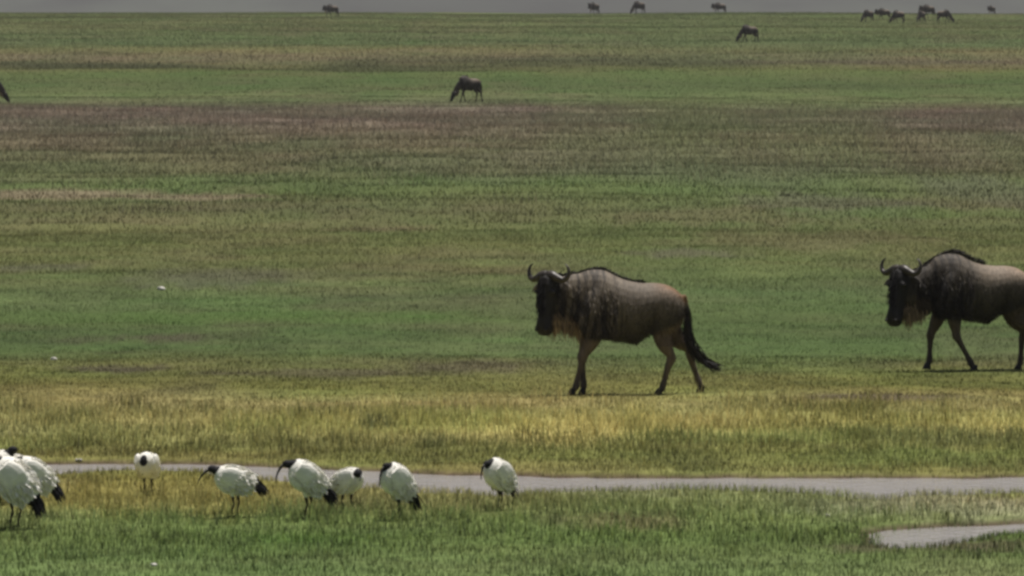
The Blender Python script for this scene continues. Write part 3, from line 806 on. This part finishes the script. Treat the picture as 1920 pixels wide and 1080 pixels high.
GW = 'wildebeest walking through the green meadow'
a = wildebeest('wildebeest', WALK_A, 'grey brown wildebeest with rusty rump walking left, whole body visible, right of centre', GW, .012)
place(a, 1150, 738)
b = wildebeest('wildebeest', WALK_B, 'darker wildebeest with black shoulders walking in at the right edge, hindquarters cut off', GW, .012)
place(b, 1812, 696, math.radians(6))
GG = 'small dark wildebeest scattered over the far plain'
g0 = wildebeest('wildebeest', GRAZE, 'lone dark wildebeest grazing left of centre, just beyond the purplish grass', GG, .022, False)
place(g0, 876, 192, math.radians(25), .93)
s0 = wildebeest('wildebeest', STAND, 'small dark wildebeest standing on the horizon, leftmost of three right of centre', GG, .022, False)
place(s0, 1113, 27, math.radians(50), 1.2)
FAR = [(g0, -18, 194, 180, .95, 'dark wildebeest mostly cut off by the left edge, head down in the grass'),
       (g0, 1402, 80, 8, 1.03, 'dark wildebeest grazing below the horizon, right of centre, apart from the others'),
       (s0, 621, 31, 20, 1.1, 'single dark wildebeest on the horizon in the left half of the picture'),
       (g0, 1196, 27, 32, 1.25, 'small dark wildebeest grazing on the horizon, middle one of the three right of centre'),
       (s0, 1348, 27, 10, 1.08, 'small dark wildebeest on the horizon directly above the lone grazing one'),
       (g0, 1626, 41, 38, 1.0, 'leftmost wildebeest of the tight herd below the horizon, grazing'),
       (s0, 1655, 38, 0, .98, 'second wildebeest from the left in the tight far herd, head raised'),
       (g0, 1682, 42, -35, 1.05, 'wildebeest with lowered head in the middle of the tight far herd'),
       (s0, 1738, 34, 20, 1.15, 'highest standing wildebeest of the tight far herd, against the horizon'),
       (g0, 1726, 41, 55, .95, 'grazing wildebeest in front of the highest one of the far herd'),
       (g0, 1771, 41, 170, 1.05, 'rightmost wildebeest of the tight far herd, turned right'),
       (s0, 1858, 29, 50, .9, 'faint wildebeest farthest right on the horizon, apart from the herd')]
for src, px, py, rz, sc, lb in FAR:
    c = copy_tree(src); c['label'] = lb
    place(c, px, py, math.radians(rz), sc)

# ------------------------------------------------------------------ ibises
M_PLUME = attr_mat('bird plumage and skin', rough=.75, noise=.07, nscale=25, bump=.004, stretch=(1, 2, 3), spec=.2)
M_BILL = plain_mat('black bill', (.014, .013, .013), rough=.4)
WHITE, BLACK, LEGC = np.array([.88, .86, .79]), np.array([.014, .014, .017]), np.array([.022, .018, .017])
def ibis(pitch, head, bill, label, legs=.17, neck_mid=None, cz=.285, legdx=0.0, fat=1.0, tailblack=True):
    """faces -X; head and bill are positions in the bird's own side plane (x, y, z)"""
    root = link(bpy.data.objects.new('ibis', None)); root.empty_display_size = .1
    tag(root, label, 'ibis', 'black headed white ibises resting along the stream')
    bm = bmesh.new()
    R = Matrix.Translation((0, 0, cz)) @ Matrix.Rotation(pitch, 4, 'Y')
    def bp(x, y, z): return R @ Vector((x, y, z))
    ax = (R.to_3x3() @ Vector((1, 0, 0)))
    rows = [(-.155, .012, .035, .032), (-.135, .008, .068, .058), (-.095, .0, .098, .082), (-.04, -.004, .112, .094), (.02, -.002, .108, .092), (.08, .008, .088, .076), (.13, .018, .062, .054), (.175, .022, .036, .034), (.20, .022, .016, .018)]
    up = R.to_3x3() @ Vector((0, 0, 1))
    loft(bm, [(bp(x, 0, z), up * a * fat, Vector((0, 1, 0)) * w * fat) for x, z, a, w in spline(rows, 3)], 20)
    for sd_ in (-1, 1):      # folded wings
        wr = [(-.11, .025, .045, .02), (-.05, .02, .078, .028), (.03, .012, .080, .03), (.10, .006, .062, .026), (.16, .0, .040, .018), (.215, -.004, .014, .008)]
        loft(bm, [(bp(x, sd_ * (.078 - .30 * max(x, 0)) * fat, z), up * a * fat, Vector((0, 1, 0)) * w * fat) for x, z, a, w in spline(wr, 3)], 12)
    hx_, hy_, hz_ = head
    b0_ = bp(-.115, 0, .045)
    nm = neck_mid or ((b0_.x * .5 + hx_ * .5) - .02, hy_ * .5, (b0_.z * .45 + hz_ * .55))
    stube(bm, [(b0_.x, 0, b0_.z - .01, .052), (*nm, .032), (hx_ + .01, hy_, hz_ - .002, .028), (hx_ - .012, hy_, hz_, .030), (hx_ - .038, hy_, hz_ - .006, .018)], 3, 12)
    for sd_ in (-1, 1):      # legs and toes
        lx0, ly = legdx + sd_ * .022, sd_ * .042
        stube(bm, [(lx0 - .005, ly, cz - .05, .034), (lx0 + .008, ly, legs - .0, .017), (lx0 + .018, ly, legs * .62, .0075), (lx0 + .012, ly, legs * .52, .0095), (lx0 + .004, ly, legs * .3, .007), (lx0, ly, .008, .008)], 3, 8)
        for an in (-.45, 0, .45, math.pi):
            ln = .055 if an != math.pi else .03
            tube(bm, [((lx0, ly, .009), .0065), ((lx0 - math.cos(an) * ln, ly + math.sin(an) * ln, .006), .0045)], 6)
    body = solidify(bm, .0058, 2, 'body')
    Ri = np.array(R.inverted())
    hv = np.array([hx_, hy_, hz_]); nmv = np.array(nm); bv = np.array(b0_)
    def paint(c):
        q = (np.c_[c, np.ones(len(c))] @ Ri.T)[:, :3]
        col = np.tile(WHITE, (len(c), 1))
        col *= (1 - .10 * vnoise(q[:, 0] * 30, q[:, 2] * 60, 3))[:, None]
        def segd(a_, b_):
            d_ = b_ - a_; t = np.clip(((c - a_) @ d_) / (d_ @ d_), 0, 1)
            return np.linalg.norm(c - a_ - t[:, None] * d_, axis=1)
        d = np.minimum(segd(hv + np.array([-.04, 0, 0]), hv), segd(hv, nmv))
        d = np.minimum(d, segd(nmv, nmv * .55 + bv * .45))
        k = (d < .040) & (q[:, 0] < -.06)
        k |= d < .034
        col[k] = BLACK
        col[(c[:, 2] < legs * .95)] = LEGC
        if tailblack:
            # black wing tips and plume edge
            col[(q[:, 0] > .165)] = BLACK * 1.3
        return col
    set_tint(body, paint); body.materials.append(M_PLUME)
    link(bpy.data.objects.new('body', body), root)
    # bill: a downcurved taper
    bb = bmesh.new()
    p0 = Vector((hx_ - .035, hy_, hz_ - .006)); p2 = Vector(bill)
    mid = (p0 + p2) / 2 + Vector((p2.z - p0.z, 0, p0.x - p2.x)).normalized() * .028 * (1 if p2.x < p0.x else -1)
    if mid.z < (p0.z + p2.z) / 2: mid = (p0 + p2) / 2 + ((p0 + p2) / 2 - mid)
    pts = []
    for k in range(9):
        t = k / 8; q = p0 * (1 - t) ** 2 + mid * 2 * t * (1 - t) + p2 * t * t
        pts.append((q, .0115 * (1 - t) + .0035 * t))
    tube(bb, pts, 8)
    bmm = bpy.data.meshes.new('bill'); bmesh.ops.recalc_face_normals(bb, faces=bb.faces)
    for f in bb.faces: f.smooth = True
    bb.to_mesh(bmm); bb.free(); bmm.materials.append(M_BILL)
    link(bpy.data.objects.new('bill', bmm), root)
    # loose black tail plumes
    rg = np.random.default_rng(int(abs(hx_) * 1000))
    n_ = 150 if tailblack else 26
    t = rg.uniform(0, 1, n_)
    rt = np.array([bp(.11 + .07 * a, rg.normal(0, .022), .02 - .03 * b_) for a, b_ in zip(t, rg.uniform(-1, 1, n_))])
    dr = np.tile(np.array(ax), (n_, 1)) + np.stack([rg.normal(0, .1, n_), rg.normal(0, .14, n_), rg.normal(-.25, .16, n_)], -1)
    hair('tail_plumes', rt, dr, rg.uniform(.06, .12, n_), .006, M_PLUME, root, .35, np.tile(BLACK * 1.2, (n_, 1)), 5)
    # white body feathers breaking the outline
    n_ = 800
    u = rg.uniform(-.13, .13, n_); th = rg.uniform(-2.6, 2.6, n_)
    hh = np.interp(u, [r_[0] for r_ in rows], [r_[2] for r_ in rows]); wd = np.interp(u, [r_[0] for r_ in rows], [r_[3] for r_ in rows])
    rt = np.array([bp(a, math.sin(q) * w_ * fat * .98, math.cos(q) * h_ * fat * .98) for a, q, h_, w_ in zip(u, th, hh, wd)])
    dr = np.array([np.array(ax) * 1.0 + (R.to_3x3() @ Vector((0, math.sin(q) * .34, math.cos(q) * .34 - .12))) for q in th])
    ok = np.array([(R.inverted() @ Vector(p_))[0] > -.09 or True for p_ in rt])
    hair('feathers', rt[ok], dr[ok], rg.uniform(.03, .065, ok.sum()), .011, M_PLUME, root, .05, np.clip(np.tile(WHITE, (ok.sum(), 1)) * rg.uniform(.88, 1.04, (ok.sum(), 1)), 0, .9), 6)
    return root
R_ = math.radians
def put(o, px, py, rz=0, sc=1.0): return place(o, px, py, R_(rz), sc, 0.0)
put(ibis(R_(14), (-.165, 0, .375), (-.285, 0, .255), 'ibis with level back, long bill hanging down left, left end of the middle row'), 438, 974, 5, 1.06)
put(ibis(R_(38), (-.145, 0, .41), (-.235, 0, .27), 'ibis with steeply sloping back and dark tail, left of the half hidden one', cz=.30), 575, 977, 8, 1.10)
put(ibis(R_(20), (-.13, .05, .36), (-.20, .13, .30), 'ibis half hidden behind its neighbour, head turned right and bill across its back'), 652, 962, 150, .92)
put(ibis(R_(48), (-.09, -.02, .425), (-.16, -.03, .27), 'plump upright ibis with head tucked on its breast, right of the half hidden one', cz=.30, fat=1.08), 744, 977, 25, 1.04)
put(ibis(R_(42), (-.125, 0, .39), (-.195, 0, .26), 'slender ibis standing alone at the right end of the row beside the water', cz=.29, fat=1.06, tailblack=False), 936, 962, 40, 1.0)
put(ibis(R_(20), (-.11, 0, .33), (-.12, .02, .20), 'ibis facing the camera, head bent down, alone before the narrow water on the left', fat=1.1, tailblack=False), 275, 930, 78, .9)
put(ibis(R_(46), (-.15, 0, .42), (-.25, 0, .28), 'biggest nearest ibis at the left edge, head outside the picture, black tail pointing down', cz=.30, fat=1.12), 24, 993, 0, 1.28)
put(ibis(R_(36), (-.15, 0, .41), (-.25, 0, .28), 'ibis close behind the nearest one at the left edge, black tail showing to its right', cz=.30), 62, 972, 10, 1.12)
put(ibis(R_(24), (-.10, .03, .385), (.02, .05, .34), 'ibis preening with its head turned over its back, behind the pair at the left edge'), 30, 946, 40, 1.0)
put(ibis(R_(30), (.17 - .30, 0, .42), (-.02, .05, .38), 'ibis cut by the left edge with only its raised black head showing above the others'), -10, 950, 170, 1.1)

# ------------------------------------------------------------------ small pale things
M_STONE = plain_mat('bleached stone', (.55, .53, .48), rough=.8, noise=.15)
def stone(px, py, w, h, label, dz=0.0):
    bm = bmesh.new(); bmesh.ops.create_icosphere(bm, subdivisions=3, radius=1)
    for v in bm.verts:
        c = v.co; f = 1 + .22 * math.sin(c.x * 3.1 + px) * math.cos(c.y * 2.7 + c.z * 3 + py)
        v.co = Vector((c.x * w * f * .62, c.y * w * .4 * f, max(c.z, -.5) * h * f * .7))
    for f in bm.faces: f.smooth = True
    me = bpy.data.meshes.new('pale_stone'); bm.to_mesh(me); bm.free(); me.materials.append(M_STONE)
    o = link(bpy.data.objects.new('pale_stone', me)); p = at(px, py); o.location = (p.x, p.y, p.z + dz)
    tag(o, label, 'stone', 'small pale stones lying on the plain')
stone(302, 542, .10, .06, 'small bright white stone lying in the middle of the left meadow', .015)
stone(100, 674, .07, .035, 'small pale stone in the turf near the left edge, above the yellow grass', .01)
stone(1540, 889, .07, .025, 'flat pale stone at the far bank of the stream on the right', .01)
stone(1553, 974, .035, .03, 'little pale stone in the grass left of the narrow pool', .01)
stone(146, 861, .06, .02, 'flat pale stone at the far bank of the narrow water on the left', .01)
stone(287, 1073, .04, .025, 'small pale stone in the short grass at the bottom left', .03)

# ------------------------------------------------------------------ haze
m = bpy.data.materials.new('haze'); m.use_nodes = True
nt = m.node_tree
for n in list(nt.nodes): nt.nodes.remove(n)
out = nt.nodes.new('ShaderNodeOutputMaterial'); pv = nt.nodes.new('ShaderNodeVolumePrincipled')
pv.inputs['Color'].default_value = (.475, .465, .48, 1); pv.inputs['Density'].default_value = 2.0e-4; pv.inputs['Anisotropy'].default_value = .1
nt.links.new(pv.outputs[0], out.inputs['Volume'])
bm = bmesh.new(); bmesh.ops.create_cube(bm, size=1, matrix=Matrix.Translation((0, 14550, 342)) @ Matrix.Diagonal((18400, 31100, 714, 1)))
me = bpy.data.meshes.new('haze'); bm.to_mesh(me); bm.free(); me.materials.append(m)
hz = link(bpy.data.objects.new('haze', me)); tag(hz, 'thin grey haze over the whole plain', 'haze', kind='stuff')
print('objects', len(bpy.data.objects))
